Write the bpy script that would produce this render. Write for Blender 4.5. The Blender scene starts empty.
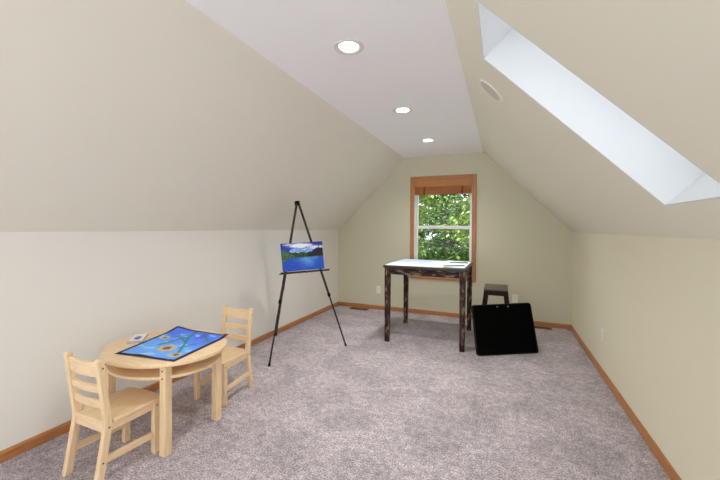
import bpy, bmesh, math, random
from mathutils import Vector, Matrix, noise as mnoise
random.seed(7)
S = bpy.context.scene
COL = S.collection
PI = math.pi

# ---------------------------------------------------------------- room sizes (metres)
XL, XR = -2.563, 0.845          # knee walls
CL, CR = -1.438, -0.265         # flat ceiling edges
YF, YB = 5.252, -2.0            # window wall / shell left open behind the camera, placed for daylight fill
ZK, ZC = 1.278, 2.419           # knee wall height / ceiling height
CAMH = 1.32

# ---------------------------------------------------------------- helpers
def lin(c):
    def f(v):
        v /= 255.0
        return v / 12.92 if v <= 0.04045 else ((v + 0.055) / 1.055) ** 2.4
    return (f(c[0]), f(c[1]), f(c[2]), 1.0)

def new_mat(name):
    m = bpy.data.materials.new(name)
    m.use_nodes = True
    nt = m.node_tree
    b = nt.nodes['Principled BSDF']
    return m, nt, b

def nd(nt, t, **kw):
    n = nt.nodes.new(t)
    for k, v in kw.items():
        setattr(n, k, v)
    return n

def plain(name, rgb, rough=0.5, spec=0.5, metal=0.0, bump=0.0, bscale=60.0, var=0.0, vscale=6.0):
    m, nt, b = new_mat(name)
    b.inputs['Base Color'].default_value = lin(rgb)
    b.inputs['Roughness'].default_value = rough
    b.inputs['Specular IOR Level'].default_value = spec
    b.inputs['Metallic'].default_value = metal
    tc = nd(nt, 'ShaderNodeTexCoord')
    n = nd(nt, 'ShaderNodeTexNoise')
    n.inputs['Scale'].default_value = vscale
    n.inputs['Detail'].default_value = 4
    nt.links.new(tc.outputs['Object'], n.inputs['Vector'])
    r = nd(nt, 'ShaderNodeMix', data_type='RGBA')
    r.inputs[6].default_value = tuple(x * (1 - var) for x in lin(rgb)[:3]) + (1,)
    r.inputs[7].default_value = tuple(min(1, x * (1 + var)) for x in lin(rgb)[:3]) + (1,)
    nt.links.new(n.outputs['Fac'], r.inputs[0])
    nt.links.new(r.outputs[2], b.inputs['Base Color'])
    if bump > 0:
        n2 = nd(nt, 'ShaderNodeTexNoise')
        n2.inputs['Scale'].default_value = bscale
        n2.inputs['Detail'].default_value = 3
        nt.links.new(tc.outputs['Object'], n2.inputs['Vector'])
        bp = nd(nt, 'ShaderNodeBump')
        bp.inputs['Strength'].default_value = bump
        bp.inputs['Distance'].default_value = 0.004
        nt.links.new(n2.outputs['Fac'], bp.inputs['Height'])
        nt.links.new(bp.outputs['Normal'], b.inputs['Normal'])
    return m

def wood(name, rgb, axis, dark=0.72, rough=0.42, scale=9.0, stretch=14.0, spec=0.45):
    """plain sawn wood with its grain running along one object axis"""
    m, nt, b = new_mat(name)
    tc = nd(nt, 'ShaderNodeTexCoord')
    mp = nd(nt, 'ShaderNodeMapping')
    sc = [stretch, stretch, stretch]
    sc[axis] = 1.0
    mp.inputs['Scale'].default_value = sc
    nt.links.new(tc.outputs['Object'], mp.inputs['Vector'])
    n = nd(nt, 'ShaderNodeTexNoise')
    n.inputs['Scale'].default_value = scale
    n.inputs['Detail'].default_value = 5
    n.inputs['Roughness'].default_value = 0.6
    nt.links.new(mp.outputs['Vector'], n.inputs['Vector'])
    cr = nd(nt, 'ShaderNodeValToRGB')
    c = lin(rgb)
    cr.color_ramp.elements[0].position = 0.3
    cr.color_ramp.elements[0].color = (c[0] * dark, c[1] * dark * 0.94, c[2] * dark * 0.86, 1)
    cr.color_ramp.elements[1].position = 0.62
    cr.color_ramp.elements[1].color = c
    nt.links.new(n.outputs['Fac'], cr.inputs['Fac'])
    nt.links.new(cr.outputs['Color'], b.inputs['Base Color'])
    b.inputs['Roughness'].default_value = rough
    b.inputs['Specular IOR Level'].default_value = spec
    bp = nd(nt, 'ShaderNodeBump')
    bp.inputs['Strength'].default_value = 0.08
    bp.inputs['Distance'].default_value = 0.002
    nt.links.new(n.outputs['Fac'], bp.inputs['Height'])
    nt.links.new(bp.outputs['Normal'], b.inputs['Normal'])
    return m

def col_attr_mat(name, rough=0.5, spec=0.4):
    m, nt, b = new_mat(name)
    a = nd(nt, 'ShaderNodeAttribute', attribute_name='paint')
    nt.links.new(a.outputs['Color'], b.inputs['Base Color'])
    b.inputs['Roughness'].default_value = rough
    b.inputs['Specular IOR Level'].default_value = spec
    return m

def glass_mat(name, tint=(1, 1, 1)):
    m = bpy.data.materials.new(name)
    m.use_nodes = True
    nt = m.node_tree
    nt.nodes.clear()
    o = nd(nt, 'ShaderNodeOutputMaterial')
    t = nd(nt, 'ShaderNodeBsdfTransparent')
    t.inputs['Color'].default_value = (*tint, 1)
    g = nd(nt, 'ShaderNodeBsdfGlossy')
    g.inputs['Roughness'].default_value = 0.02
    fr = nd(nt, 'ShaderNodeFresnel')
    fr.inputs['IOR'].default_value = 1.2
    mx = nd(nt, 'ShaderNodeMixShader')
    nt.links.new(fr.outputs[0], mx.inputs[0])
    nt.links.new(t.outputs[0], mx.inputs[1])
    nt.links.new(g.outputs[0], mx.inputs[2])
    nt.links.new(mx.outputs[0], o.inputs[0])
    return m

def emit_mat(name, rgb, strength):
    m, nt, b = new_mat(name)
    b.inputs['Base Color'].default_value = lin(rgb)
    b.inputs['Emission Color'].default_value = lin(rgb)
    b.inputs['Emission Strength'].default_value = strength
    return m

# ---- bmesh shapes
def hexa(bm, pts):
    """eight corners: bottom loop of four, then top loop of four"""
    vs = [bm.verts.new(p) for p in pts]
    for f in ((3, 2, 1, 0), (4, 5, 6, 7), (0, 1, 5, 4), (1, 2, 6, 5), (2, 3, 7, 6), (3, 0, 4, 7)):
        bm.faces.new([vs[i] for i in f])
    return vs

def box(bm, x0, x1, y0, y1, z0, z1, bev=0.0, seg=2):
    t = bmesh.new()
    hexa(t, [(x0, y0, z0), (x1, y0, z0), (x1, y1, z0), (x0, y1, z0),
             (x0, y0, z1), (x1, y0, z1), (x1, y1, z1), (x0, y1, z1)])
    merge(bm, t, bev, seg)

def merge(bm, t, bev=0.0, seg=2):
    bmesh.ops.recalc_face_normals(t, faces=t.faces[:])
    if bev > 0:
        bmesh.ops.bevel(t, geom=t.edges[:], offset=bev, segments=seg, affect='EDGES', profile=0.5)
    me = bpy.data.meshes.new('tmp')
    t.to_mesh(me)
    t.free()
    bm.from_mesh(me)
    bpy.data.meshes.remove(me)

def prism(bm, poly, axis, a, b, bev=0.0):
    """extrude a 2D polygon along an axis from a to b"""
    t = bmesh.new()
    def P(u, v, w):
        return {0: (w, u, v), 1: (u, w, v), 2: (u, v, w)}[axis]
    lo = [t.verts.new(P(u, v, a)) for u, v in poly]
    hi = [t.verts.new(P(u, v, b)) for u, v in poly]
    n = len(poly)
    t.faces.new(lo[::-1])
    t.faces.new(hi)
    for i in range(n):
        t.faces.new((lo[i], lo[(i + 1) % n], hi[(i + 1) % n], hi[i]))
    bmesh.ops.recalc_face_normals(t, faces=t.faces[:])
    if bev > 0:
        es = [e for e in t.edges if len(e.link_faces) == 2 and e.calc_face_angle(0) > 0.6]
        bmesh.ops.bevel(t, geom=es, offset=bev, segments=2, affect='EDGES', profile=0.5)
    merge(bm, t)

def tube(bm, pts, rads, seg=10, squash=None):
    """round bar through points (closed ends)"""
    t = bmesh.new()
    rings = []
    pts = [Vector(p) for p in pts]
    for i, p in enumerate(pts):
        d = (pts[min(i + 1, len(pts) - 1)] - pts[max(i - 1, 0)]).normalized()
        up = Vector((0, 0, 1)) if abs(d.z) < 0.95 else Vector((0, 1, 0))
        a = d.cross(up).normalized()
        b = a.cross(d).normalized()
        rings.append([t.verts.new(p + (a * math.cos(k * 2 * PI / seg) + b * math.sin(k * 2 * PI / seg)) * rads[i])
                      for k in range(seg)])
    for r0, r1 in zip(rings, rings[1:]):
        for k in range(seg):
            t.faces.new((r0[k], r0[(k + 1) % seg], r1[(k + 1) % seg], r1[k]))
    t.faces.new(rings[0][::-1])
    t.faces.new(rings[-1])
    merge(bm, t)

def bar(bm, a, b, wa, wb, side, bev=0.003):
    """rectangular bar from a to b; wa along 'side', wb across it"""
    a, b = Vector(a), Vector(b)
    d = (b - a).normalized()
    s = (Vector(side) - d * Vector(side).dot(d)).normalized()
    q = d.cross(s)
    t = bmesh.new()
    pts = []
    for p in (a, b):
        for i, j in ((-1, -1), (1, -1), (1, 1), (-1, 1)):
            pts.append(p + s * (i * wa / 2) + q * (j * wb / 2))
    hexa(t, pts)
    merge(bm, t, bev)

def lathe(bm, prof, c=(0, 0, 0), seg=32, mat=None, close=True):
    """prof: (r, z) pairs; optional matrix"""
    t = bmesh.new()
    rings = []
    for r, z in prof:
        rings.append([t.verts.new((r * math.cos(k * 2 * PI / seg), r * math.sin(k * 2 * PI / seg), z)) for k in range(seg)])
    for r0, r1 in zip(rings, rings[1:]):
        for k in range(seg):
            t.faces.new((r0[k], r0[(k + 1) % seg], r1[(k + 1) % seg], r1[k]))
    if close:
        if prof[0][0] > 1e-5: t.faces.new(rings[0][::-1])
        if prof[-1][0] > 1e-5: t.faces.new(rings[-1])
    bmesh.ops.remove_doubles(t, verts=t.verts[:], dist=1e-6)
    if mat is not None:
        bmesh.ops.transform(t, matrix=mat, verts=t.verts[:])
    bmesh.ops.translate(t, vec=Vector(c), verts=t.verts[:])
    merge(bm, t)

def oval_slab(bm, cx, cy, a, b, z0, z1, bev=0.007, seg=72):
    poly = [(cx + a * math.cos(k * 2 * PI / seg), cy + b * math.sin(k * 2 * PI / seg)) for k in range(seg)]
    prism(bm, poly, 2, z0, z1, bev)

# ---- objects
def obj(name, bm, mat, parent=None, smooth=False, loc=None):
    me = bpy.data.meshes.new(name)
    bm.to_mesh(me)
    bm.free()
    me.materials.append(mat)
    if smooth:
        for p in me.polygons:
            p.use_smooth = True
    o = bpy.data.objects.new(name, me)
    COL.objects.link(o)
    if parent is not None:
        o.parent = parent
    if loc is not None:
        o.location = loc
    return o

def smooth_by_angle(o, ang=0.7):
    me = o.data
    bm = bmesh.new()
    bm.from_mesh(me)
    for f in bm.faces: f.smooth = True
    for e in bm.edges:
        e.smooth = not (len(e.link_faces) == 2 and e.calc_face_angle(0) > ang)
    bm.to_mesh(me)
    bm.free()
    return o

def tag(o, label, cat, group=None, kind=None):
    o['label'] = label
    o['category'] = cat
    if group: o['group'] = group
    if kind: o['kind'] = kind
    return o

def thing(name, label, cat, loc=(0, 0, 0), rz=0.0, group=None):
    o = bpy.data.objects.new(name, None)
    COL.objects.link(o)
    o.location = loc
    o.rotation_euler = (0, 0, rz)
    o.empty_display_size = 0.1
    return tag(o, label, cat, group)

def struct(name, bm, mat, label=None, cat=None):
    o = obj(name, bm, mat)
    o['kind'] = 'structure'
    if label: o['label'] = label
    if cat: o['category'] = cat
    return o

def copy_tree(o, parent=None):
    c = o.copy()
    COL.objects.link(c)
    c.parent = parent
    for ch in list(o.children):
        copy_tree(ch, c)
    return c

def NB():
    return bmesh.new()

# ---------------------------------------------------------------- materials
def wall_paint(name, rgb): return plain(name, rgb, 0.75, 0.25, bump=0.05, bscale=180, var=0.012, vscale=1.2)  # one cream paint; cool-to-warm light balance is put into each wall's tint
M_wall_l = wall_paint('cream_paint_cool_light', (233, 231, 227))
M_wall_r = wall_paint('cream_paint_warm_light', (229, 224, 201))
M_wall = wall_paint('slope_cream_warm_light', (236, 233, 216))
M_slope_l = wall_paint('slope_cream_cool_light', (234, 231, 222))
M_sage = plain('sage_wall_paint', (207, 203, 180), 0.75, 0.25, bump=0.05, bscale=180, var=0.02, vscale=1.2)
M_ceil = plain('white_ceiling_paint', (248, 248, 252), 0.8, 0.2, bump=0.05, bscale=180, var=0.01, vscale=1.2)
M_shaft = plain('white_shaft_paint', (224, 226, 228), 0.7, 0.25, var=0.005)
M_white = plain('white_vinyl', (232, 232, 232), 0.35, 0.5, var=0.01)
M_plate = plain('white_plastic', (238, 236, 228), 0.4, 0.5, var=0.01)
M_slot = plain('dark_slot', (40, 38, 36), 0.6, 0.3)
OAK = (184, 125, 77)
M_oak_x = wood('oak_trim_x', OAK, 0, 0.74, 0.4)
M_oak_y = wood('oak_trim_y', OAK, 1, 0.74, 0.4)
M_oak_z = wood('oak_trim_z', OAK, 2, 0.74, 0.4)
BIRCH = (238, 211, 174)
M_bir_x = wood('birch_x', BIRCH, 0, 0.84, 0.38, 7)
M_bir_y = wood('birch_y', BIRCH, 1, 0.84, 0.38, 7)
M_bir_z = wood('birch_z', BIRCH, 2, 0.84, 0.38, 7)
M_blind = wood('woven_blind', (176, 112, 64), 0, 0.7, 0.7, 26, 6)
M_val = wood('blind_valance', (192, 132, 76), 0, 0.8, 0.6, 16, 8)
M_tape = plain('blind_tape', (112, 66, 36), 0.8, 0.2, var=0.1, vscale=60)
M_vent = plain('brown_vent', (120, 84, 54), 0.5, 0.4, var=0.06, vscale=20)
M_ventd = plain('vent_gap', (34, 24, 18), 0.8, 0.2)
M_black = plain('black_nylon', (6, 5, 5), 0.9, 0.04, bump=0.15, bscale=400, var=0.15, vscale=30)
M_binding = plain('black_binding', (22, 20, 20), 0.7, 0.25, var=0.1)
M_easel = plain('black_painted_metal', (34, 30, 24), 0.4, 0.5, var=0.12, vscale=20)
M_rubber = plain('black_rubber', (16, 15, 15), 0.8, 0.2)
M_chrome = plain('chrome', (150, 148, 145), 0.25, 0.5, metal=1.0)
M_stoolt = wood('stool_seat_sheen_wood', (74, 60, 50), 1, 0.8, 0.36, 8, 10, 0.6)  # paler than the frame: window sheen put into the seat colour
M_stool = wood('stool_dark_wood', (34, 19, 14), 2, 0.6, 0.5, 8, 10, 0.15)
M_paint = col_attr_mat('painted_picture', 0.45)
M_cloth = col_attr_mat('painted_cloth', 0.7, 0.25)
M_print = col_attr_mat('glare_print', 0.5, 0.12)
M_glass = glass_mat('window_glass')
M_bolt = plain('dark_bolt', (70, 62, 54), 0.35, 0.5, metal=0.6)

def carpet():
    m, nt, b = new_mat('carpet')
    tc = nd(nt, 'ShaderNodeTexCoord')
    def noise(scale, detail, rough=0.55, dist=0.0):
        n = nd(nt, 'ShaderNodeTexNoise')
        n.inputs['Scale'].default_value = scale
        n.inputs['Detail'].default_value = detail
        n.inputs['Roughness'].default_value = rough
        n.inputs['Distortion'].default_value = dist
        nt.links.new(tc.outputs['Object'], n.inputs['Vector'])
        return n
    tuft = noise(105, 4, 0.75)
    patch = noise(3.2, 5, 0.6, 0.8)
    mid = noise(24, 4, 0.65)
    cr = nd(nt, 'ShaderNodeValToRGB')
    e = cr.color_ramp.elements
    e[0].position = 0.34; e[0].color = lin((106, 98, 103))
    e[1].position = 0.66; e[1].color = lin((246, 235, 243))
    k = e.new(0.5); k.color = lin((189, 179, 186))
    nt.links.new(tuft.outputs['Fac'], cr.inputs['Fac'])
    def mul(src, noise_out, lo, hi, fmin, fmax):
        mr = nd(nt, 'ShaderNodeMapRange')
        mr.inputs[1].default_value = lo; mr.inputs[2].default_value = hi
        mr.inputs[3].default_value = fmin; mr.inputs[4].default_value = fmax
        nt.links.new(noise_out, mr.inputs[0])
        mx = nd(nt, 'ShaderNodeMix', data_type='RGBA', blend_type='MULTIPLY')
        mx.inputs[0].default_value = 1.0
        nt.links.new(src, mx.inputs[6])
        nt.links.new(mr.outputs[0], mx.inputs[7])
        return mx.outputs[2]
    c = mul(cr.outputs['Color'], patch.outputs['Fac'], 0.38, 0.62, 0.80, 1.08)
    c = mul(c, mid.outputs['Fac'], 0.36, 0.64, 0.74, 1.18)
    nt.links.new(c, b.inputs['Base Color'])
    b.inputs['Roughness'].default_value = 0.95
    b.inputs['Specular IOR Level'].default_value = 0.1
    b.inputs['Sheen Weight'].default_value = 0.15
    bp = nd(nt, 'ShaderNodeBump')
    bp.inputs['Strength'].default_value = 0.8
    bp.inputs['Distance'].default_value = 0.012
    nt.links.new(tuft.outputs['Fac'], bp.inputs['Height'])
    nt.links.new(bp.outputs['Normal'], b.inputs['Normal'])
    return m
M_carpet = carpet()

def distressed(name, axis):
    """dark brown wood with worn, rubbed-through paint"""
    m, nt, b = new_mat(name)
    tc = nd(nt, 'ShaderNodeTexCoord')
    mp = nd(nt, 'ShaderNodeMapping')
    sc = [1.0, 1.0, 1.0]
    sc[axis] = 0.3
    mp.inputs['Scale'].default_value = sc
    nt.links.new(tc.outputs['Object'], mp.inputs['Vector'])
    n = nd(nt, 'ShaderNodeTexNoise')
    n.inputs['Scale'].default_value = 34
    n.inputs['Detail'].default_value = 6
    n.inputs['Roughness'].default_value = 0.65
    nt.links.new(mp.outputs['Vector'], n.inputs['Vector'])
    cr = nd(nt, 'ShaderNodeValToRGB')
    e = cr.color_ramp.elements
    e[0].position = 0.40; e[0].color = lin((32, 18, 14))
    e[1].position = 0.70; e[1].color = lin((164, 150, 132))
    for pos, c in ((0.48, (46, 24, 18)), (0.54, (72, 54, 44)), (0.60, (126, 108, 92))):
        k = e.new(pos); k.color = lin(c)
    nt.links.new(n.outputs['Fac'], cr.inputs['Fac'])
    nt.links.new(cr.outputs['Color'], b.inputs['Base Color'])
    b.inputs['Roughness'].default_value = 0.5
    b.inputs['Specular IOR Level'].default_value = 0.2
    return m
M_dis_x = distressed('worn_paint_x', 0)
M_dis_y = distressed('worn_paint_y', 1)
M_dis_z = distressed('worn_paint_z', 2)

# ---------------------------------------------------------------- room shell
bm = NB(); box(bm, XL - 0.2, XR + 0.2, YB, YF + 0.2, -0.2, 0.0)
struct('floor', bm, M_carpet)
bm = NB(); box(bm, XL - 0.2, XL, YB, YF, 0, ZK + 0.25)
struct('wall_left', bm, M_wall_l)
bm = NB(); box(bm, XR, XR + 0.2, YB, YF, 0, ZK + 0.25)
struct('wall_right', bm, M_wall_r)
bm = NB(); box(bm, CL - 0.13, CR + 0.13, YB, YF, ZC, ZC + 0.25)
struct('ceiling', bm, M_ceil)

TH = 0.42                                             # roof thickness
SL = Vector((CR - XR, 0, ZC - ZK)); SLEN = SL.length
sdir = SL.normalized()                                # up the right slope
snor = Vector((sdir.z, 0, -sdir.x))                   # out of the room
def sp(s, y, t):
    return Vector((XR, 0, ZK)) + sdir * s + snor * t + Vector((0, y, 0))
S0, S1, SY0, SY1 = 0.212, 1.367, 1.487, 2.018         # skylight opening
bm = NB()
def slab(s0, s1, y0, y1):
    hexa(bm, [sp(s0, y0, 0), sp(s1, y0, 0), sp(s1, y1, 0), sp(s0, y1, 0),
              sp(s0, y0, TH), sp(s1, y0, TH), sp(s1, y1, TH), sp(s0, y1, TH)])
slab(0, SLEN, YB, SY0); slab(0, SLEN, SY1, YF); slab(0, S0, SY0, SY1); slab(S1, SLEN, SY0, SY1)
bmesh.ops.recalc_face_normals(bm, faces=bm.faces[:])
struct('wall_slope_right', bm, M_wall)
ld = Vector((CL - XL, 0, ZC - ZK)).normalized()
ln = Vector((-ld.z, 0, ld.x))
LLEN = math.hypot(CL - XL, ZC - ZK)
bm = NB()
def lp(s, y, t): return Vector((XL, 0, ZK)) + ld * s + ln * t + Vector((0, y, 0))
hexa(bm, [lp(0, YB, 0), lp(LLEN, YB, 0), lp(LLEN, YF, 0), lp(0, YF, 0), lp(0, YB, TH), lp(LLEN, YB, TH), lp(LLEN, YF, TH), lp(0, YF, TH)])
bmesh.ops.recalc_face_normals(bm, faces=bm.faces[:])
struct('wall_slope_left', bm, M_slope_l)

# far wall with the window opening
WX0, WX1, WZ0, WZ1 = -1.268, -0.414, 0.635, 2.046
bm = NB()
a0, a1, b0, b1 = XL - 0.3, XR + 0.3, 0.0, 2.9
box(bm, a0, WX0, YF, YF + 0.16, b0, b1); box(bm, WX1, a1, YF, YF + 0.16, b0, b1)
box(bm, WX0, WX1, YF, YF + 0.16, b0, WZ0); box(bm, WX0, WX1, YF, YF + 0.16, WZ1, b1)
struct('wall_far', bm, M_sage)

# skylight shaft lining + skylight window
bm = NB()
e = 0.008
def sbox(s0, s1, y0, y1, t0, t1):
    hexa(bm, [sp(s0, y0, t0), sp(s1, y0, t0), sp(s1, y1, t0), sp(s0, y1, t0), sp(s0, y0, t1), sp(s1, y0, t1), sp(s1, y1, t1), sp(s0, y1, t1)])
sbox(S0, S0 + e, SY0, SY1, 0.0005, TH); sbox(S1 - e, S1, SY0, SY1, 0.0005, TH)
sbox(S0 + e, S1 - e, SY0, SY0 + e, 0.0005, TH); sbox(S0 + e, S1 - e, SY1 - e, SY1, 0.0005, TH)
bmesh.ops.recalc_face_normals(bm, faces=bm.faces[:])
struct('trim_1', bm, M_shaft, 'white painted lining of the skylight shaft', 'skylight shaft')
w2 = bpy.data.objects.new('window_2', None); COL.objects.link(w2); w2['kind'] = 'structure'
w2['label'] = 'skylight window at the top of the shaft in the right slope'; w2['category'] = 'skylight'
bm = NB()
q = 0.05
sbox(S0 + e, S0 + q, SY0 + e, SY1 - e, TH - 0.05, TH + 0.03); sbox(S1 - q, S1 - e, SY0 + e, SY1 - e, TH - 0.05, TH + 0.03)
sbox(S0 + q, S1 - q, SY0 + e, SY0 + q, TH - 0.05, TH + 0.03); sbox(S0 + q, S1 - q, SY1 - q, SY1 - e, TH - 0.05, TH + 0.03)
bmesh.ops.recalc_face_normals(bm, faces=bm.faces[:])
obj('frame', bm, M_white, w2)
bm = NB(); sbox(S0 + q, S1 - q, SY0 + q, SY1 - q, TH, TH + 0.004)
bmesh.ops.recalc_face_normals(bm, faces=bm.faces[:])
obj('pane', bm, M_glass, w2)

# baseboards: stained oak, eased top edge
BH, BT = 0.062, 0.014
def bb_profile(sign):
    return [(0, 0), (sign * BT, 0), (sign * BT, BH - 0.012), (sign * BT * 0.5, BH), (0, BH)]
bm = NB(); prism(bm, [(XL + u, z) for u, z in bb_profile(1)], 1, YB, YF); struct('baseboard_left', bm, M_oak_y)
bm = NB(); prism(bm, [(XR + u, z) for u, z in bb_profile(-1)], 1, YB, YF); struct('baseboard_right', bm, M_oak_y)
bm = NB(); prism(bm, [(YF + u, z) for u, z in bb_profile(-1)], 0, XL + BT, XR - BT); struct('baseboard_far', bm, M_oak_x)

# ---------------------------------------------------------------- the window
w1 = bpy.data.objects.new('window_1', None); COL.objects.link(w1); w1['kind'] = 'structure'
w1['label'] = 'white double hung window in an oak casing on the sage far wall'; w1['category'] = 'window'
CW, CB = 0.061, 0.096
yc = YF - 0.018
def casing(name, x0, x1, z0, z1, mat):
    b_ = NB(); box(b_, x0, x1, yc, YF + 0.001, z0, z1, 0.004); return obj(name, b_, mat, w1)
casing('casing', WX0 - CW, WX0, WZ0 - CB, WZ1 + CW, M_oak_z)
casing('casing', WX1, WX1 + CW, WZ0 - CB, WZ1 + CW, M_oak_z)
casing('casing', WX0, WX1, WZ1, WZ1 + CW, M_oak_x)
casing('casing', WX0, WX1, WZ0 - CB, WZ0, M_oak_x)
# white jamb liner and vinyl frame
bm = NB()
yj0, yj1 = YF + 0.012, YF + 0.16
box(bm, WX0, WX0 + 0.007, yj0, yj1, WZ0, WZ1); box(bm, WX1 - 0.007, WX1, yj0, yj1, WZ0, WZ1)
box(bm, WX0 + 0.007, WX1 - 0.007, yj0, yj1, WZ0, WZ0 + 0.014); box(bm, WX0 + 0.007, WX1 - 0.007, YF + 0.045, yj1, WZ1 - 0.012, WZ1)
obj('jamb', bm, M_white, w1)
def sash(name, x0, x1, z0, z1, y0, y1, st, rt, rb):
    b_ = NB()
    box(b_, x0, x0 + st, y0, y1, z0, z1, 0.003); box(b_, x1 - st, x1, y0, y1, z0, z1, 0.003)
    box(b_, x0 + st - 0.002, x1 - st + 0.002, y0, y1, z1 - rt, z1, 0.003); box(b_, x0 + st - 0.002, x1 - st + 0.002, y0, y1, z0, z0 + rb, 0.003)
    o = obj(name, b_, M_white, w1)
    g = NB(); ym = (y0 + y1) / 2
    box(g, x0 + st - 0.004, x1 - st + 0.004, ym - 0.002, ym + 0.002, z0 + rb - 0.004, z1 - rt + 0.004)
    obj('pane', g, M_glass, o)
    return o
ix0, ix1 = WX0 + 0.007, WX1 - 0.007
zm = 1.325
bm = NB()
box(bm, ix0, ix0 + 0.009, YF + 0.05, YF + 0.15, WZ0 + 0.014, WZ1 - 0.012, 0.002); box(bm, ix1 - 0.009, ix1, YF + 0.05, YF + 0.15, WZ0 + 0.014, WZ1 - 0.012, 0.002)
box(bm, ix0 + 0.009, ix1 - 0.009, YF + 0.05, YF + 0.15, WZ0 + 0.014, WZ0 + 0.04, 0.002)
obj('frame', bm, M_white, w1)
sash('sash', ix0 + 0.009, ix1 - 0.009, zm - 0.02, WZ1 - 0.013, YF + 0.105, YF + 0.14, 0.022, 0.034, 0.032)
sash('sash', ix0 + 0.009, ix1 - 0.009, WZ0 + 0.04, zm + 0.03, YF + 0.062, YF + 0.098, 0.024, 0.046, 0.05)
bm = NB(); box(bm, -0.87, -0.81, YF + 0.048, YF + 0.062, zm + 0.012, zm + 0.03, 0.004)
obj('sash_lock', bm, M_white, w1)

# woven blind pulled up inside the opening
bl = thing('window_blind', 'woven brown roll-up blind raised to the top of the oak framed window', 'blind', ((WX0 + WX1) / 2, YF - 0.006, WZ1 - 0.001))
hw = (WX1 - WX0) / 2 - 0.0015
bm = NB(); box(bm, -hw, hw, -0.018, 0.004, -0.100, 0.0, 0.003); obj('valance', bm, M_val, bl)
bm = NB()
for k in range(9):                                   # gathered folds
    z = -0.088 - k * 0.0152
    tube(bm, [(-hw + 0.006, -0.004 + 0.004 * (k % 2), z), (hw - 0.006, -0.004 + 0.004 * (k % 2), z)], [0.0105, 0.0105], 8)
obj('shade', bm, M_blind, bl)
for x in (-0.27, 0.29):
    bm = NB(); box(bm, x - 0.012, x + 0.012, -0.021, -0.013, -0.222, -0.100, 0.001); obj('tape', bm, M_tape, bl)

# ---------------------------------------------------------------- ceiling fittings
M_lamp = emit_mat('lamp_glow', (252, 251, 243), 760.0)
M_cone = plain('can_reflector', (255, 246, 226), 0.45, 0.4, var=0.005)
M_trimring = plain('can_trim', (225, 222, 220), 0.5, 0.4, var=0.01)
def can_proto():
    t = thing('ceiling_light', 'nearest', 'ceiling light', (0, 0, 0), 0, 'recessed ceiling lights in a row')
    b1 = NB()
    lathe(b1, [(0.064, 0.004), (0.070, -0.005), (0.088, -0.005), (0.093, 0.0), (0.093, 0.001)], seg=40, close=False)
    smooth_by_angle(obj('trim_ring', b1, M_trimring, t))
    b2 = NB()
    lathe(b2, [(0.066, 0.002), (0.060, -0.002), (0.059, 0.02), (0.056, 0.045), (0.053, 0.062)], seg=40, close=False)
    obj('reflector', b2, M_cone, t, smooth=True)
    b3 = NB()
    lathe(b3, [(0.0, 0.042), (0.024, 0.044), (0.042, 0.050), (0.053, 0.062)], seg=32, close=False)
    obj('lamp', b3, M_lamp, t, smooth=True)
    return t
can0 = can_proto()
LX = -0.877
can_spots = [(1.915, 'largest round recessed ceiling light, nearest the viewer'),
             (3.133, 'round recessed ceiling light in the middle of the row of three'),
             (4.325, 'round recessed ceiling light nearest the window wall'),
             ]
# openings for the cans are cut into the ceiling slab
ceil_o = bpy.data.objects['ceiling']
bm = NB()
hole_y = [y for y, _ in can_spots]
hr = 0.0655
def ceiling_with_holes():
    b = NB()
    x0, x1 = CL - 0.13, CR + 0.13
    ys = [YB] + sum([[y - 0.12, y + 0.12] for y in hole_y], []) + [YF]
    for i in range(len(ys) - 1):
        y0, y1 = ys[i], ys[i + 1]
        if i % 2 == 0:
            vs = [b.verts.new(p) for p in ((x0, y0, ZC), (x0, y1, ZC), (x1, y1, ZC), (x1, y0, ZC))]
            b.faces.new(vs)
        else:
            cy = (y0 + y1) / 2
            for xa, xb in ((x0, LX - 0.12), (LX + 0.12, x1)):
                b.faces.new([b.verts.new(p) for p in ((xa, y0, ZC), (xa, y1, ZC), (xb, y1, ZC), (xb, y0, ZC))])
            n = 48
            inner = [b.verts.new((LX + hr * math.cos(2 * PI * k / n), cy + hr * math.sin(2 * PI * k / n), ZC)) for k in range(n)]
            def sq(a):
                c, s = math.cos(a), math.sin(a)
                m = 0.12 / max(abs(c), abs(s))
                return (LX + c * m, cy + s * m, ZC)
            outer = [b.verts.new(sq(2 * PI * k / n)) for k in range(n)]
            up = [b.verts.new((v.co.x, v.co.y, ZC + 0.08)) for v in inner]
            for k in range(n):
                j = (k + 1) % n
                b.faces.new((outer[k], outer[j], inner[j], inner[k]))
                b.faces.new((inner[k], inner[j], up[j], up[k]))
    box(b, x0, x1, YB, YF, ZC + 0.08, ZC + 0.25)
    bmesh.ops.remove_doubles(b, verts=b.verts[:], dist=1e-5)
    return b
bm.free()
b = ceiling_with_holes()
b.to_mesh(ceil_o.data); b.free()
for i, (y, lab) in enumerate(can_spots):
    o = can0 if i == 0 else copy_tree(can0)
    o.location = (LX, y, ZC)
    o['label'] = lab

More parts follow.
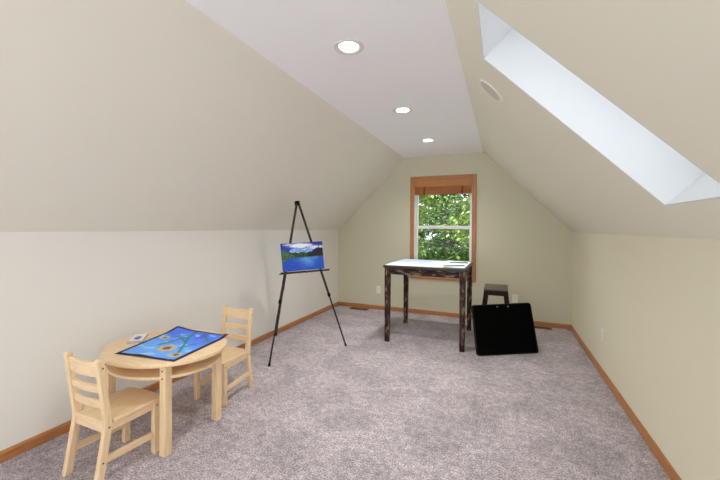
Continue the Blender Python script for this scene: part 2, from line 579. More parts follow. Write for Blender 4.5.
# flush speaker in the right slope
spk = thing('ceiling_speaker', 'round flush pale speaker grille in the right slope beside the skylight', 'speaker')
P = Vector((-0.079, 2.425, 0)); s_ = (P.x - XR) / sdir.x
rot = Matrix((sdir, Vector((0, 1, 0)), -sdir.cross(Vector((0, 1, 0))))).transposed().to_4x4()
spk.matrix_world = Matrix.Translation(sp(s_, 2.425, 0)) @ rot
M_grille, nt, bsd = new_mat('perforated_grille')
bsd.inputs['Roughness'].default_value = 0.6
tc = nd(nt, 'ShaderNodeTexCoord'); vo = nd(nt, 'ShaderNodeTexVoronoi'); vo.inputs['Scale'].default_value = 260
nt.links.new(tc.outputs['Object'], vo.inputs['Vector'])
cr = nd(nt, 'ShaderNodeValToRGB'); cr.color_ramp.elements[0].position = 0.2; cr.color_ramp.elements[0].color = lin((150, 145, 138))
cr.color_ramp.elements[1].position = 0.45; cr.color_ramp.elements[1].color = lin((216, 210, 200))
nt.links.new(vo.outputs['Distance'], cr.inputs['Fac']); nt.links.new(cr.outputs['Color'], bsd.inputs['Base Color'])
sgn = 1 if (rot.to_3x3() @ Vector((0, 0, 1))).dot(-snor) > 0 else -1
bm = NB(); lathe(bm, [(0.088, 0.0), (0.088, sgn * 0.007), (0.098, sgn * 0.007), (0.105, 0.0)], seg=48, close=False); obj('rim', bm, M_plate, spk)
bm = NB(); lathe(bm, [(0.089, sgn * 0.001), (0.089, sgn * 0.005), (0.0, sgn * 0.006)], seg=48, close=False); obj('grille', bm, M_grille, spk)

# ---------------------------------------------------------------- outlets and floor vents
def outlet(label, loc, rz, blank=False):
    t = thing('wall_outlet', label, 'outlet', loc, rz)
    b_ = NB(); box(b_, -0.036, 0.036, -0.006, 0.0, -0.058, 0.058, 0.003); obj('cover_plate', b_, M_plate, t)
    for z in (-0.021, 0.021):
        b_ = NB(); box(b_, -0.017, 0.017, -0.0085, -0.004, z - 0.0145, z + 0.0145, 0.004); r = obj('receptacle', b_, M_plate, t)
        b_ = NB()
        for x in (-0.007, 0.007): box(b_, x - 0.0014, x + 0.0014, -0.009, -0.008, z - 0.002, z + 0.008)
        box(b_, -0.002, 0.002, -0.009, -0.008, z - 0.010, z - 0.006)
        obj('slot', b_, M_slot, r)
    return t
outlet('white outlet plate on the sage wall left of the tall table', (-1.844, YF, 0.318), 0)
outlet('white outlet plate on the sage wall above the black portfolio', (0.17, YF, 0.345), 0)
outlet('white outlet plate low on the cream right wall', (XR, 3.72, 0.362), -PI / 2)
outlet('small white outlet plate on the left wall seen behind the easel', (XL, 4.46, 0.326), PI / 2)

def floor_vent(label, x0, x1, y0, y1):
    t = thing('floor_vent', label, 'vent', ((x0 + x1) / 2, (y0 + y1) / 2, 0))
    w, d = (x1 - x0) / 2, (y1 - y0) / 2
    b_ = NB(); r = 0.018
    box(b_, -w, w, -d, -d + r, 0, 0.008, 0.002); box(b_, -w, w, d - r, d, 0, 0.008, 0.002)
    box(b_, -w, -w + r, -d + r, d - r, 0, 0.008, 0.002); box(b_, w - r, w, -d + r, d - r, 0, 0.008, 0.002)
    obj('frame', b_, M_vent, t)
    b_ = NB(); box(b_, -w + r, w - r, -d + r, d - r, 0, 0.002); obj('damper', b_, M_ventd, t)
    b_ = NB()
    n = 14
    for k in range(n):
        x = -w + r + (k + 0.5) * (2 * w - 2 * r) / n
        box(b_, x - 0.004, x + 0.004, -d + r - 0.001, d - r + 0.001, 0.002, 0.007)
    obj('louver', b_, M_vent, t)
    return t
floor_vent('brown floor vent in the carpet near the left far corner', -2.29, -1.98, 5.08, 5.19)
floor_vent('brown floor vent in the carpet behind the black portfolio', 0.30, 0.61, 5.10, 5.20)

# ---------------------------------------------------------------- child's table
TX, TY, TZ = -2.04, 1.61, 0.54
TA, TB = 0.398, 0.340
t = thing('child_table', 'light birch oval child table with a shelf and a blue painting on it', 'table', (TX, TY, 0))
bm = NB(); oval_slab(bm, 0, 0, TA, TB, TZ - 0.024, TZ, 0.007); smooth_by_angle(obj('tabletop', bm, M_bir_x, t))
bm = NB(); oval_slab(bm, 0, 0, TA - 0.035, TB - 0.03, 0.438, 0.456, 0.005); smooth_by_angle(obj('shelf', bm, M_bir_x, t))
for (lx, ly) in ((0.257, -0.208), (0.24, 0.19), (-0.25, -0.205), (-0.25, 0.19)):
    bm = NB(); box(bm, lx - 0.0235, lx + 0.0235, ly - 0.0235, ly + 0.0235, 0, TZ - 0.024, 0.004)
    L = obj('leg', bm, M_bir_z, t)
    for z in (0.447, 0.49):
        bm = NB()
        lathe(bm, [(0.0, 0.0), (0.005, 0.0), (0.005, 0.003), (0.0, 0.003)], (lx, ly - 0.0225, z), 12, Matrix.Rotation(PI / 2, 4, 'X'))
        obj('bolt', bm, M_bolt, L)

# ---------------------------------------------------------------- child's chairs
def child_chair():
    t = thing('child_chair', 'x', 'chair', group='child chairs at the birch table')
    w = 0.143                                        # half width
    pw = 0.030
    # side view (y, z) of the bent rear post; +y is the front
    post = [(-0.185, 0), (-0.148, 0), (-0.105, 0.285), (-0.105, 0.315), (-0.150, 0.640), (-0.158, 0.650), (-0.172, 0.650), (-0.180, 0.640), (-0.140, 0.315), (-0.140, 0.285)]
    for s in (-1, 1):
        x0, x1 = sorted((s * w, s * (w - pw)))
        b_ = NB(); prism(b_, post, 0, x0, x1, 0.004); p = obj('back_post', b_, M_bir_z, t)
        for yy, zz in ((-0.154, 0.60), (-0.122, 0.287), (-0.150, 0.12)):
            b_ = NB(); box(b_, s * w - 0.0015, s * w + 0.0015, yy - 0.004, yy + 0.004, zz - 0.004, zz + 0.004, 0.001)
            obj('bolt', b_, M_bolt, p)
        b_ = NB(); box(b_, x0, x1, 0.125, 0.160, 0, 0.300, 0.004); p = obj('leg', b_, M_bir_z, t)
        b_ = NB(); box(b_, s * w - 0.0015, s * w + 0.0015, 0.138, 0.146, 0.274, 0.282, 0.001); obj('bolt', b_, M_bolt, p)
        xm = s * (w - pw / 2)
        b_ = NB(); box(b_, xm - 0.009, xm + 0.009, -0.112, 0.126, 0.260, 0.300, 0.003); obj('side_rail', b_, M_bir_y, t)
        b_ = NB(); bar(b_, (xm, -0.148, 0.125), (xm, 0.126, 0.110), 0.018, 0.034, (1, 0, 0), 0.003); obj('stretcher', b_, M_bir_y, t)
    b_ = NB(); box(b_, -w + pw, w - pw, -0.135, -0.115, 0.257, 0.300, 0.003); obj('back_rail', b_, M_bir_x, t)
    b_ = NB(); box(b_, -w + pw, w - pw, 0.130, 0.150, 0.262, 0.300, 0.003); obj('front_rail', b_, M_bir_x, t)
    # seat: shallow saddle with a gently bowed front edge
    b_ = NB()
    pts = [(-w + pw + 0.001, -0.140), (w - pw - 0.001, -0.140), (w - pw - 0.001, -0.100), (w + 0.004, -0.100), (w + 0.004, 0.150)]
    pts += [(w + 0.004 - k * (2 * w + 0.008) / 8, 0.170 + 0.016 * math.sin(PI * k / 8)) for k in range(9)]
    pts += [(-w - 0.004, 0.150), (-w - 0.004, -0.100), (-w + pw + 0.001, -0.100)]
    prism(b_, pts, 2, 0.300, 0.320, 0.004); obj('seat', b_, M_bir_y, t)
    def slat(z0, z1):
        b2 = NB(); n = 10; tt = bmesh.new(); rings = []
        for k in range(n + 1):
            x = -w + pw - 0.002 + k * (2 * (w - pw) + 0.004) / n
            yb = lambda z: -0.122 - (z - 0.3) * 0.128
            bow = -0.010 * math.sin(PI * k / n)
            rings.append([tt.verts.new((x, yb(z) + bow + dy, z)) for z, dy in ((z0, -0.007), (z0, 0.007), (z1, 0.007), (z1, -0.007))])
        for r0, r1 in zip(rings, rings[1:]):
            for k in range(4):
                tt.faces.new((r0[k], r0[(k + 1) % 4], r1[(k + 1) % 4], r1[k]))
        tt.faces.new(rings[0][::-1]); tt.faces.new(rings[-1])
        merge(b2, tt)
        return b2
    for z0, z1 in ((0.553, 0.630), (0.468, 0.508), (0.385, 0.423)):
        obj('slat', slat(z0, z1), M_bir_x, t)
    return t
ch = child_chair()
ch.location = (-1.990, 1.255, 0)
ch['label'] = 'nearer birch child chair, its slatted back towards the viewer at the oval table'
ch2 = copy_tree(ch)
ch2.location = (-2.022, 2.098, 0); ch2.rotation_euler = (0, 0, PI + 0.05)
ch2['label'] = 'farther birch child chair facing the viewer across the oval table'

# ---------------------------------------------------------------- painted sheets
def paint_sheet(name, corners, nu, nv, colour, height, thick, mat, parent=None):
    """corners: 00,10,11,01 in 3D; colour(u,v)->srgb, height(u,v)->lift along +z"""
    P = [Vector(c) for c in corners]
    nrm = (P[1] - P[0]).cross(P[3] - P[0]).normalized()
    verts, cols = [], []
    for lay in (1, 0):
        for j in range(nv + 1):
            for i in range(nu + 1):
                u, v = i / nu, j / nv
                p = (P[0] * (1 - u) + P[1] * u) * (1 - v) + (P[3] * (1 - u) + P[2] * u) * v
                verts.append(p + nrm * (height(u, v) + lay * thick))
                cols.append(lin(colour(u, v)))
    n1 = (nu + 1) * (nv + 1)
    faces = []
    I = lambda i, j: j * (nu + 1) + i
    for j in range(nv):
        for i in range(nu):
            faces.append((I(i, j), I(i + 1, j), I(i + 1, j + 1), I(i, j + 1)))
            faces.append((n1 + I(i, j), n1 + I(i, j + 1), n1 + I(i + 1, j + 1), n1 + I(i + 1, j)))
    for i in range(nu):
        faces.append((I(i, 0), n1 + I(i, 0), n1 + I(i + 1, 0), I(i + 1, 0)))
        faces.append((I(i, nv), I(i + 1, nv), n1 + I(i + 1, nv), n1 + I(i, nv)))
    for j in range(nv):
        faces.append((I(0, j), I(0, j + 1), n1 + I(0, j + 1), n1 + I(0, j)))
        faces.append((I(nu, j), n1 + I(nu, j), n1 + I(nu, j + 1), I(nu, j + 1)))
    me = bpy.data.meshes.new(name)
    me.from_pydata([tuple(v) for v in verts], [], faces)
    at = me.color_attributes.new('paint', 'FLOAT_COLOR', 'POINT')
    for k, c in enumerate(cols):
        at.data[k].color = c
    me.materials.append(mat)
    for p_ in me.polygons: p_.use_smooth = False
    o = bpy.data.objects.new(name, me)
    COL.objects.link(o)
    if parent: o.parent = parent
    return o

def N(u, v, s, seed=0.0):
    return mnoise.noise(Vector((u * s, v * s, seed)))
def mixc(a, b, f):
    f = max(0.0, min(1.0, f))
    return tuple(a[i] * (1 - f) + b[i] * f for i in range(3))
def sst(a, b, x):
    t_ = max(0.0, min(1.0, (x - a) / (b - a)))
    return t_ * t_ * (3 - 2 * t_)
def segd(px, py, ax, ay, bx, by):
    dx, dy = bx - ax, by - ay
    k = max(0, min(1, ((px - ax) * dx + (py - ay) * dy) / (dx * dx + dy * dy)))
    return math.hypot(px - ax - k * dx, py - ay - k * dy)

# flower painting on the child's table
def flowers(u, v):
    # u along the near edge from left corner to the near corner, v towards the wall
    x, y = u * 0.44, v * 0.52
    n = N(x, y, 30, 3.1)
    c = mixc((112, 172, 252), (84, 124, 244), sst(0.45, 1.0, v + 0.25 * u + 0.25 * N(x, y, 9)))
    c = mixc(c, (150, 205, 255), sst(0.1, 0.5, N(x, y * 2, 13, 7.7)))
    c = mixc(c, (90, 84, 225), sst(0.15, 0.5, N(x * 1.4, y, 11, 2.2)) * sst(0.55, 0.85, v))
    for (ax, ay, bx, by, w) in ((0.14, 0.20, 0.215, 0.40, .011), (0.215, 0.40, 0.20, 0.50, .012), (0.36, 0.12, 0.22, 0.38, .010),
                                (0.30, 0.20, 0.39, 0.36, .009), (0.39, 0.36, 0.27, 0.47, .011), (0.10, 0.34, 0.21, 0.43, .009), (0.26, 0.30, 0.16, 0.36, .009)):
        d = segd(x, y, ax, ay, bx, by) + 0.004 * n
        c = mixc(c, (52, 128, 136), 0.9 * sst(w * .8 + .005, w * .8 - .004, d))
    for (cx, cy, r, core) in ((0.235, 0.165, 0.056, (128, 84, 64)), (0.370, 0.090, 0.036, (110, 92, 60)), (0.075, 0.315, 0.030, (116, 96, 50))):
        d = math.hypot(x - cx, y - cy); a = math.atan2(y - cy, x - cx)
        rr = r * (1 + 0.13 * math.sin(a * 9) + 0.15 * n)
        c = mixc(c, (206, 190, 156), sst(rr + .004, rr - .003, d))
        c = mixc(c, (170, 148, 108), sst(0.1, 0.6, N(x, y, 70, 5)) * sst(rr, rr - .003, d))
        c = mixc(c, core, sst(r * 0.55, r * 0.36, d))
    e_ = min(u * 0.44, (1 - u) * 0.44, v * 0.52, (1 - v) * 0.52) + 0.002 * n
    if e_ < 0.021: c = (48, 34, 66)
    return c
def fl_h(u, v):
    h = 0.0015
    h += 0.007 * math.exp(-((u - 0.42) / 0.14) ** 2) * max(0, 1 - v * 5)       # buckle on the near edge
    h += 0.012 * sst(0.75, 1.0, v) * sst(0.45, 0.0, u) ** 2                      # lifted back corner
    h += 0.010 * sst(0.85, 1.0, u) * sst(0.85, 1.0, v)
    return h
o = paint_sheet('flower_painting', [(-2.165, 1.358, TZ), (-1.732, 1.413, TZ), (-1.793, 1.905, TZ), (-2.285, 1.895, TZ)], 88, 104, flowers, fl_h, 0.002, M_cloth)
tag(o, 'blue flower painting with a dark border lying on the birch table', 'painting')

# booklet beside it
bk = [(-2.287, 1.510), (-2.400, 1.640), (-2.335, 1.695), (-2.212, 1.560)]
def cover(u, v):
    d = math.hypot((u - 0.52) * 1.0, (v - 0.42) * 1.1) + 0.06 * N(u, v, 9)
    c = mixc((234, 228, 236), (92, 90, 158), sst(0.27, 0.2, d))
    c = mixc(c, (168, 158, 200), sst(0.1, 0.4, N(u, v, 6, 4)) * (1 - sst(.2, .3, d)))
    if min(u, 1 - u, v, 1 - v) < 0.04: c = (150, 146, 160)
    return c
cx_, cy_ = sum(p[0] for p in bk) / 4, sum(p[1] for p in bk) / 4
t = thing('booklet', 'small white booklet with a blue picture behind the flower painting', 'booklet', (cx_, cy_, TZ))
loc_ = [(x - cx_, y - cy_) for x, y in bk]
bm = NB(); prism(bm, [(x * 0.98, y * 0.98) for x, y in loc_][::-1], 2, 0.0015, 0.0105); obj('pages', bm, plain('paper', (200, 194, 196), 0.8, 0.2, var=0.05, vscale=90), t)
order = [loc_[0], loc_[3], loc_[2], loc_[1]]
paint_sheet('cover', [(x, y, 0.0105) for x, y in order], 24, 20, cover, lambda u, v: 0.0, 0.0015, M_paint, t)
bm = NB(); prism(bm, loc_[::-1], 2, 0.0, 0.0015); obj('back_cover', bm, plain('grey_card', (120, 116, 124), 0.7, 0.3), t)

# ---------------------------------------------------------------- easel with landscape canvas
FL, FR, AP = Vector((-2.025, 2.67, 0)), Vector((-1.596, 3.473, 0)), Vector((-2.07, 3.21, 1.592))
REAR = Vector((-2.525, 3.46, 0))
en = (FR - FL).cross(AP - FL).normalized()
if en.x < 0: en = -en
ex = (FR - FL).normalized()
ey = en.cross(ex)
if ey.z < 0: ey = -ey
EM = (FL + FR) / 2
base = Vector((-2.05, 3.20, 0))
t = thing('easel', 'black folding tripod easel standing on the carpet by the left wall', 'easel', base)
def L_(p): return Vector(p) - base
def in_plane(a, b_, off=0.0): return EM + ex * a + ey * b_ + en * off
for foot, apx in ((FL, AP - ex * 0.006), (FR, AP + ex * 0.006)):
    d = (apx - foot)
    knee = foot + d * 0.36
    bm = NB()
    bar(bm, L_(foot + d * 0.012), L_(knee + d * 0.02), 0.014, 0.012, ex, 0.002)
    p = obj('leg', bm, M_easel, t)
    bm = NB(); bar(bm, L_(knee), L_(apx), 0.021, 0.017, ex, 0.003); obj('upper_tube', bm, M_easel, p)
    bm = NB(); bar(bm, L_(knee - d * 0.012), L_(knee + d * 0.012), 0.026, 0.024, ex, 0.003); obj('clamp', bm, M_rubber, p)
    bm = NB(); tube(bm, [L_(foot + Vector((0, 0, 0.002))), L_(foot + d * 0.02)], [0.012, 0.010], 10); obj('rubber_foot', bm, M_rubber, p)
bk_top = AP - en * 0.02
d = bk_top - REAR
bm = NB(); bar(bm, L_(REAR + d * 0.36), L_(bk_top), 0.021, 0.017, ex, 0.003)
p = obj('leg', bm, M_easel, t)
bm = NB(); bar(bm, L_(REAR + d * 0.012), L_(REAR + d * 0.38), 0.014, 0.012, ex, 0.002); obj('lower_tube', bm, M_easel, p)
bm = NB(); tube(bm, [L_(REAR + Vector((0, 0, 0.002))), L_(REAR + d * 0.02)], [0.012, 0.010], 10); obj('rubber_foot', bm, M_rubber, p)
bm = NB(); bar(bm, L_(AP - ey * 0.035 - en * 0.012), L_(AP + ey * 0.012 - en * 0.012), 0.042, 0.05, ex, 0.006); obj('head', bm, M_rubber, t)
# ledge: a back rail across the two front legs and the tray bar that holds the canvas
bm = NB()
bar(bm, L_(in_plane(-0.285, 0.852, 0.022)), L_(in_plane(0.305, 0.852, 0.022)), 0.040, 0.010, en, 0.003)
bar(bm, L_(in_plane(-0.285, 0.862, 0.040)), L_(in_plane(0.305, 0.858, 0.040)), 0.006, 0.014, en, 0.002)
led = obj('ledge', bm, M_easel, t)
bm = NB(); bar(bm, L_(in_plane(0.012, 0.853, 0.040)), L_(in_plane(0.022, 0.853, 0.040)), 0.012, 0.024, en, 0.002); obj('ledge_clip', bm, M_chrome, led)

def landscape(u, v):
    n, n2 = N(u, v, 7, 1.3), N(u * 1.5, v, 22, 4.2)
    c = mixc((34, 54, 178), (24, 34, 120), sst(0.75, 1.0, v))
    # clouds
    f = sst(0.30, 0.12, math.hypot((u - 0.46) * 0.72, (v - 0.895) * 2.3) + 0.07 * n + 0.05 * n2)
    f = max(f, 0.9 * sst(0.16, 0.07, math.hypot((u - 0.80) * 0.8, (v - 0.80) * 1.6) + 0.04 * n2))
    f = max(f, 0.9 * sst(0.12, 0.05, math.hypot((u - 0.97) * 0.8, (v - 0.80) * 1.3) + 0.04 * n2))
    f = max(f, 0.8 * sst(0.10, 0.04, math.hypot((u - 0.17) * 0.6, (v - 0.945) * 1.8) + 0.04 * n2))
    c = mixc(c, (232, 234, 250), f)
    # far pale blue range
    if 0.18 < u < 0.74 and v < 0.80 + 0.05 * n - 0.9 * max(0, 0.27 - u) - 0.6 * max(0, u - 0.62):
        c = mixc((104, 152, 214), (186, 212, 242), sst(-0.1, 0.4, n2))
    if v < 0.64 + 0.05 * N(u, 0.3, 11, 2): c = mixc((34, 58, 40), (62, 92, 54), sst(-0.2, 0.4, n2))
    # right dark hill
    if v < 0.60 + 0.20 * sst(0.62, 0.88, u) - 0.03 * sst(0.88, 1, u) + 0.02 * n2 and u > 0.6 and v > 0.46: c = mixc((30, 26, 34), (44, 40, 60), sst(0, 0.5, n2))
    # left bushes
    if v < 0.80 - 1.15 * max(0, u - 0.02) + 0.05 * n and u < 0.30: c = mixc((44, 92, 52), (104, 124, 86), sst(-0.2, 0.5, n2))
    # lake
    shore = 0.475 + 0.012 * n - (0.16 * sst(0.16, 0.0, u))
    if v < shore:
        g = sst(0.34, 0.0, abs(u - 0.62 - 0.1 * n) ) * sst(0.0, 0.4, v)
        c = mixc((36, 74, 184), (104, 178, 226), g * (0.85 + 0.4 * n2))
        c = mixc(c, (60, 110, 205), 0.5 * sst(0.05, 0.4, N(u * 0.6, v * 4, 9, 6)))
        if v > shore - 0.03: c = mixc(c, (70, 96, 100), 0.6)
    return c
cn = thing('canvas_painting', 'lake and mountain landscape painting on canvas propped on the easel ledge', 'painting', base)
a0_, a1_, b0_, b1_ = -0.246, 0.246, 0.8735, 1.168
cz = 0.0125
paint_sheet('painted_face', [L_(in_plane(a0_, b0_, cz + 0.016)), L_(in_plane(a1_, b0_, cz + 0.016)), L_(in_plane(a1_ + 0.002, b1_ + 0.008, cz + 0.016)), L_(in_plane(a0_ - 0.004, b1_ - 0.008, cz + 0.016))],
            110, 70, landscape, lambda u, v: 0.0, 0.001, M_paint, cn)
bm = NB()
t_ = bmesh.new()
hexa(t_, [L_(in_plane(a0_, b0_, cz)), L_(in_plane(a1_, b0_, cz)), L_(in_plane(a1_ + 0.002, b1_ + 0.008, cz)), L_(in_plane(a0_ - 0.004, b1_ - 0.008, cz)),
          L_(in_plane(a0_, b0_, cz + 0.016)), L_(in_plane(a1_, b0_, cz + 0.016)), L_(in_plane(a1_ + 0.002, b1_ + 0.008, cz + 0.016)), L_(in_plane(a0_ - 0.004, b1_ - 0.008, cz + 0.016))])
merge(bm, t_)
obj('canvas_edge', bm, plain('canvas_edge_blue', (52, 72, 150), 0.7, 0.2, var=0.15, vscale=12), cn)

# ---------------------------------------------------------------- tall distressed table by the window
BX0, BX1, BY0, BY1, BZ = -1.272, -0.345, 3.775, 4.690, 0.888
t = thing('tall_table', 'tall square table of worn dark brown painted wood in front of the window', 'table', ((BX0 + BX1) / 2, (BY0 + BY1) / 2, 0))
hx, hy = (BX1 - BX0) / 2, (BY1 - BY0) / 2
bm = NB(); box(bm, -hx, hx, -hy, hy, BZ - 0.030, BZ, 0.004); obj('tabletop', bm, plain('dark_brown_edge', (44, 30, 24), 0.4, 0.5, var=0.3, vscale=25), t)
for s in (-1, 1):
    bm = NB(); box(bm, -hx + 0.07, hx - 0.07, s * (hy - 0.04) - 0.011, s * (hy - 0.04) + 0.011, BZ - 0.105, BZ - 0.030, 0.002); obj('apron', bm, M_dis_x, t)
    bm = NB(); box(bm, s * (hx - 0.04) - 0.011, s * (hx - 0.04) + 0.011, -hy + 0.07, hy - 0.07, BZ - 0.105, BZ - 0.030, 0.002); obj('apron', bm, M_dis_y, t)
for lx in (-1, 1):
    for ly in (-1, 1):
        cx, cy = lx * (hx - 0.044), ly * (hy - 0.044)
        bm = NB(); t2 = bmesh.new()
        hexa(t2, [(cx - .0265, cy - .0265, 0), (cx + .0265, cy - .0265, 0), (cx + .0265, cy + .0265, 0), (cx - .0265, cy + .0265, 0),
                  (cx - .031, cy - .031, BZ - .03), (cx + .031, cy - .031, BZ - .03), (cx + .031, cy + .031, BZ - .03), (cx - .031, cy + .031, BZ - .03)])
        merge(bm, t2, 0.003)
        obj('leg', bm, M_dis_z, t)

# prints lying on it; window glare is put into their colours
def sky_print(u, v):
    c = mixc((252, 244, 242), (176, 198, 244), sst(0.12, 0.6, v + 0.35 * (u - 0.35) + 0.2 * N(u, v, 5, 1)))
    c = mixc(c, (214, 236, 248), sst(0.5, 0.9, u + 0.15 * N(u, v, 4, 3)))
    c = mixc(c, (236, 240, 246), sst(0.1, 0.5, N(u, v * 2, 7, 9)) * 0.8)
    if v < 0.10 + 0.05 * N(u, 0, 8) and u > 0.35: c = mixc(c, (214, 200, 184), 0.6)
    return c
o = paint_sheet('blue_print', [(BX0 + 0.012, BY0 + 0.012, BZ), (-0.60, BY0 + 0.018, BZ), (-0.52, BY1 - 0.16, BZ), (BX0 + 0.02, BY1 - 0.05, BZ)], 60, 50, sky_print,
                lambda u, v: 0.0005, 0.0012, M_print)
tag(o, 'large sheet with a pale blue sky picture covering most of the tall table', 'print')
def pale_print(u, v):
    c = mixc((226, 240, 248), (250, 251, 253), sst(-0.2, 0.5, N(u, v, 5, 12)))
    return c
o = paint_sheet('pale_print', [(-0.70, BY0 + 0.11, BZ + 0.0025), (-0.375, BY0 + 0.03, BZ + 0.0025), (-0.365, BY1 - 0.10, BZ + 0.0025), (-0.66, BY1 - 0.06, BZ + 0.0025)], 30, 40, pale_print,
                lambda u, v: 0.001, 0.0012, M_print)
tag(o, 'pale bluish white sheet lying over the right side of the tall table', 'print')
def dark_strip(name, label, a, b_, w):
    bm = NB()
    bar(bm, a, b_, w, 0.008, Vector((0, 0, 1)).cross(Vector(b_) - Vector(a)), 0.002)
    o = obj(name, bm, plain(name + '_slate', (58, 74, 84), 0.5, 0.4, var=0.1))
    tag(o, label, 'strip')
dark_strip('dark_strip', 'narrow dark strip at the front right corner of the tall table', (-0.60, BY0 + 0.13, BZ + 0.0095), (-0.40, BY0 + 0.27, BZ + 0.0095), 0.045)
dark_strip('dark_strip', 'narrow dark strip at the back right of the tall table nearest the window', (-0.60, BY1 - 0.32, BZ + 0.0095), (-0.39, BY1 - 0.30, BZ + 0.0095), 0.06)

# ---------------------------------------------------------------- stool
SX, SYc, SZ = -0.064, 4.325, 0.640
t = thing('stool', 'small dark wooden stool standing behind the black portfolio', 'stool', (SX, SYc, 0))
bm = NB(); box(bm, -0.128, 0.128, -0.20, 0.20, SZ - 0.020, SZ, 0.006, 3); smooth_by_angle(obj('seat', bm, M_stoolt, t))
for s in (-1, 1):
    bm = NB(); box(bm, -0.085, 0.085, s * 0.182 - 0.010, s * 0.182 + 0.010, SZ - 0.072, SZ - 0.020, 0.002); obj('apron', bm, M_stool, t)
    bm = NB(); box(bm, s * 0.110 - 0.010, s * 0.110 + 0.010, -0.155, 0.155, SZ - 0.070, SZ - 0.020, 0.002); obj('apron', bm, M_stool, t)
    bm = NB(); bar(bm, (s * 0.138, -0.165, 0.20), (s * 0.138, 0.165, 0.20), 0.02, 0.03, (1, 0, 0), 0.003); obj('stretcher', bm, M_stool, t)
    for q_ in (-1, 1):
        bm = NB(); bar(bm, (s * 0.172, q_ * 0.180, 0.006), (s * 0.100, q_ * 0.172, SZ - 0.020), 0.050, 0.044, (1, 0, 0), 0.004); obj('leg', bm, M_stool, t)
    bm = NB(); bar(bm, (-0.148, s * 0.176, 0.14), (0.148, s * 0.176, 0.14), 0.02, 0.03, (0, 1, 0), 0.003); obj('stretcher', bm, M_stool, t)

# ---------------------------------------------------------------- black portfolio leaning on the stool
PB0, PB1 = Vector((-0.222, 3.738, 0)), Vector((0.374, 4.096, 0))
pe = (PB1 - PB0).normalized()
pback = Vector((-pe.y, pe.x, 0))
lean = Vector((0, 0, 0.503)) + pback * 0.112
pu = lean.normalized(); PH = lean.length
pn = pe.cross(pu)                                     # towards the viewer
if pn.y > 0: pn = -pn
PW = (PB1 - PB0).length
mat_p = Matrix((pe, pu, pn)).transposed().to_4x4()
t = thing('portfolio_case', 'large flat black art portfolio leaning against the stool', 'portfolio')
t.matrix_world = Matrix.Translation(PB0 + pu * 0.006 + Vector((0, 0, 0.001))) @ mat_p
def rrect(x0, x1, y0, y1, r, n=7):
    out = []
    for cx, cy, a in ((x1 - r, y0 + r, -PI / 2), (x1 - r, y1 - r, 0), (x0 + r, y1 - r, PI / 2), (x0 + r, y0 + r, PI)):
        for k in range(n + 1):
            an = a + k * PI / 2 / n
            out.append((cx + r * math.cos(an), cy + r * math.sin(an)))
    return [(x * (1 - 0.026 * y / PH) - 0.008 * y / PH, y * (1 + 0.022 * (x / PW - 0.5))) for x, y in out]
bm = NB(); prism(bm, rrect(-0.004, PW - 0.012, 0, PH - 0.004, 0.026), 2, -0.020, 0.0, 0.004); obj('panel', bm, M_black, t)
# skew the face slightly: the top edge sits a little left of the bottom
bm = NB()
outer = rrect(-0.008, PW - 0.008, -0.004, PH, 0.03); inner = rrect(0.002, PW - 0.018, 0.006, PH - 0.010, 0.022)
tb = bmesh.new()
n_ = len(outer)
ring = [[tb.verts.new((x, y, z)) for x, y in pl] for pl, z in ((outer, -0.023), (outer, 0.003), (inner, 0.003), (inner, -0.023))]
for a_, b_ in ((0, 1), (1, 2), (2, 3), (3, 0)):
    for k in range(n_):
        tb.faces.new((ring[a_][k], ring[a_][(k + 1) % n_], ring[b_][(k + 1) % n_], ring[b_][k]))
merge(bm, tb)
obj('edge_binding', bm, M_binding, t)
for x in (0.268, 0.392):
    bm = NB(); lathe(bm, [(0.0, 0.003), (0.005, 0.005), (0.008, 0.0035), (0.0085, 0.0)], (x, PH - 0.030, 0.0), 16, close=False); obj('rivet', bm, M_chrome, t)

# ---------------------------------------------------------------- outside: ground and trees
M_ground = plain('grass_ground', (70, 96, 46), 0.9, 0.1, var=0.3, vscale=2)
bm = NB(); box(bm, -40, 40, YF + 0.6, 60, -3.2, -3.0)
o = struct('ground', bm, M_ground)
def leaf_mat(name, c0, c1):
    m, nt, b = new_mat(name)
    gi = nd(nt, 'ShaderNodeNewGeometry')
    cr = nd(nt, 'ShaderNodeValToRGB')
    cr.color_ramp.elements[0].color = lin(c0); cr.color_ramp.elements[1].color = lin(c1)
    nt.links.new(gi.outputs['Random Per Island'], cr.inputs['Fac'])
    nt.links.new(cr.outputs['Color'], b.inputs['Base Color'])
    b.inputs['Roughness'].default_value = 0.5
    tr = nd(nt, 'ShaderNodeBsdfTranslucent')
    nt.links.new(cr.outputs['Color'], tr.inputs['Color'])
    mx = nd(nt, 'ShaderNodeMixShader'); mx.inputs[0].default_value = 0.3
    out = nt.nodes['Material Output']
    nt.links.new(b.outputs[0], mx.inputs[1]); nt.links.new(tr.outputs[0], mx.inputs[2]); nt.links.new(mx.outputs[0], out.inputs[0])
    return m
M_bark = wood('bark', (70, 58, 50), 2, 0.6, 0.9, 6, 5)
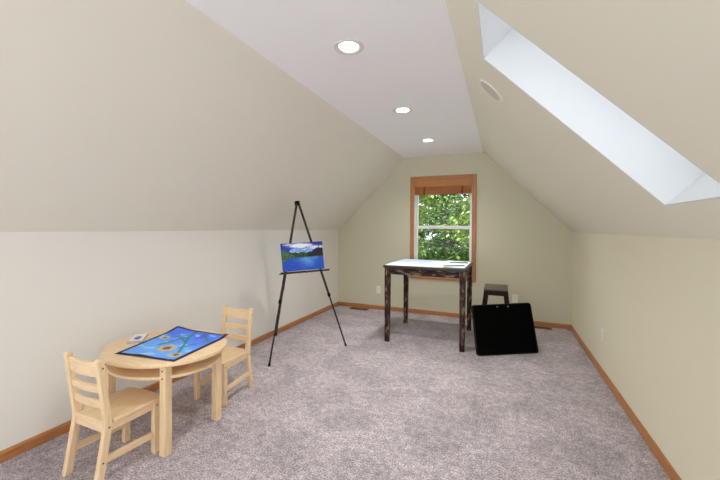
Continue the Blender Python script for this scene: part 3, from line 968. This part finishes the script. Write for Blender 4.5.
def tree(label, x, y, height, crown_z, rx, rz, ncl, nleaf, size, lm, seed, trunk_r=0.12):
    rnd = random.Random(seed)
    G = -3.0
    t = thing('leafy_tree', label, 'tree', (x, y, G), 0, 'trees outside the window')
    b_ = NB()
    tube(b_, [(0, 0, 0), (0.05, 0.02, 2.0), (-0.04, 0.05, 3.6), (0.06, 0, height * 0.85)], [trunk_r * 1.3, trunk_r, trunk_r * 0.8, 0.02], 10)
    verts, faces = [], []
    cz_ = crown_z - G
    for c in range(ncl):
        while True:
            d = Vector((rnd.uniform(-1, 1), rnd.uniform(-1, 1), rnd.uniform(-1, 1)))
            if 0.35 < d.length < 1: break
        c0 = Vector((d.x * rx, d.y * rx, cz_ + d.z * rz))
        if c % 4 == 0:
            s0 = Vector((0, 0, max(1.0, min(height * 0.7, c0.z - 0.35 * rx))))
            tube(b_, [s0, (s0 + c0) / 2 + Vector((0, 0, 0.08)), c0], [0.03, 0.018, 0.006], 5)
        for k in range(nleaf):
            p = c0 + Vector((rnd.gauss(0, 1), rnd.gauss(0, 1), rnd.gauss(0, 0.45))) * 0.20
            az = rnd.uniform(0, 2 * PI)
            tilt = rnd.gauss(0.35, 0.35)
            f = Vector((math.cos(az) * math.cos(tilt), math.sin(az) * math.cos(tilt), -math.sin(tilt)))
            s = f.cross(Vector((0, 0, 1))).normalized()
            up = s.cross(f)
            L = size * rnd.uniform(0.7, 1.3); W = L * 0.42
            i = len(verts)
            verts += [p, p + f * L * 0.45 + s * W + up * L * .06, p + f * L, p + f * L * 0.45 - s * W + up * L * .06]
            faces += [(i, i + 1, i + 2), (i, i + 2, i + 3)]
    obj('trunk', b_, M_bark, t, smooth=True)
    me = bpy.data.meshes.new('foliage')
    me.from_pydata([tuple(v) for v in verts], [], faces)
    me.materials.append(lm)
    fo = bpy.data.objects.new('foliage', me); COL.objects.link(fo); fo.parent = t
    fo['kind'] = 'stuff'
    return t
LM1 = leaf_mat('leaf_bright', (72, 104, 28), (152, 174, 78))
LM2 = leaf_mat('leaf_mid', (32, 64, 18), (88, 120, 44))
LM3 = leaf_mat('leaf_deep', (16, 38, 14), (40, 66, 26))
tree('sunlit light green tree nearest the window, filling its upper left', -2.75, 8.9, 6.8, 2.1, 1.15, 1.6, 110, 46, 0.11, LM1, 3)
tree('mid green leafy tree behind the lower window pane, centre', -1.7, 12.8, 6.0, 0.9, 1.5, 2.0, 150, 46, 0.14, LM2, 5)
tree('light green tree with a dark trunk at the right of the window view', -0.35, 8.9, 6.4, 1.9, 0.85, 1.6, 90, 42, 0.11, LM1, 11, 0.10)
tree('deep green tree farthest back in the window view', -3.0, 19.8, 9, 1.6, 4.0, 4.4, 420, 46, 0.24, LM3, 17, 0.2)

# ---------------------------------------------------------------- light
W = bpy.data.worlds.new('sky'); S.world = W; W.use_nodes = True
bg = W.node_tree.nodes['Background']
bg.inputs['Color'].default_value = (0.88, 0.945, 1.0, 1)
bg.inputs['Strength'].default_value = 2.95
sun = bpy.data.lights.new('sun', 'SUN'); sun.energy = 15.0; sun.angle = 0.009; sun.color = (1.0, 0.97, 0.9)
so = bpy.data.objects.new('sun', sun); COL.objects.link(so)
az, el = math.radians(203), math.radians(43)          # comes from behind the viewer, over the left eave
sd = Vector((math.cos(az) * math.cos(el), math.sin(az) * math.cos(el), math.sin(el)))
so.rotation_euler = sd.to_track_quat('Z', 'Y').to_euler()

# ---------------------------------------------------------------- camera
th, roll, pitch = 0.39286, -0.008, -0.004
f_px, y0 = 344.065, 228.754
Dv = Vector((-math.sin(th), math.cos(th), 0)); Rv = Vector((math.cos(th), math.sin(th), 0)); Zv = Vector((0, 0, 1))
F = Dv * math.cos(pitch) + Zv * math.sin(pitch); V1 = Zv * math.cos(pitch) - Dv * math.sin(pitch)
R = Rv * math.cos(roll) - V1 * math.sin(roll); U = Rv * math.sin(roll) + V1 * math.cos(roll)
cam = bpy.data.cameras.new('camera')
cam.sensor_width = 36.0; cam.sensor_fit = 'HORIZONTAL'
cam.lens = 36.0 * f_px / 720.0
cam.shift_y = (y0 - 240.0) / 720.0
cam.clip_start = 0.02
co = bpy.data.objects.new('camera', cam); COL.objects.link(co)
co.matrix_world = Matrix.Translation((0, 0, CAMH)) @ Matrix((R, U, -F)).transposed().to_4x4()
S.camera = co

vs = S.view_settings
vs.view_transform = 'Standard'; vs.look = 'None'; vs.gamma = 1.0; vs.exposure = 0.14
vs.use_curve_mapping = False
S.cycles.max_bounces = 14
S.cycles.diffuse_bounces = 10
S.cycles.transparent_max_bounces = 16
S.cycles.use_denoising = True
S.cycles.sample_clamp_indirect = 6.0
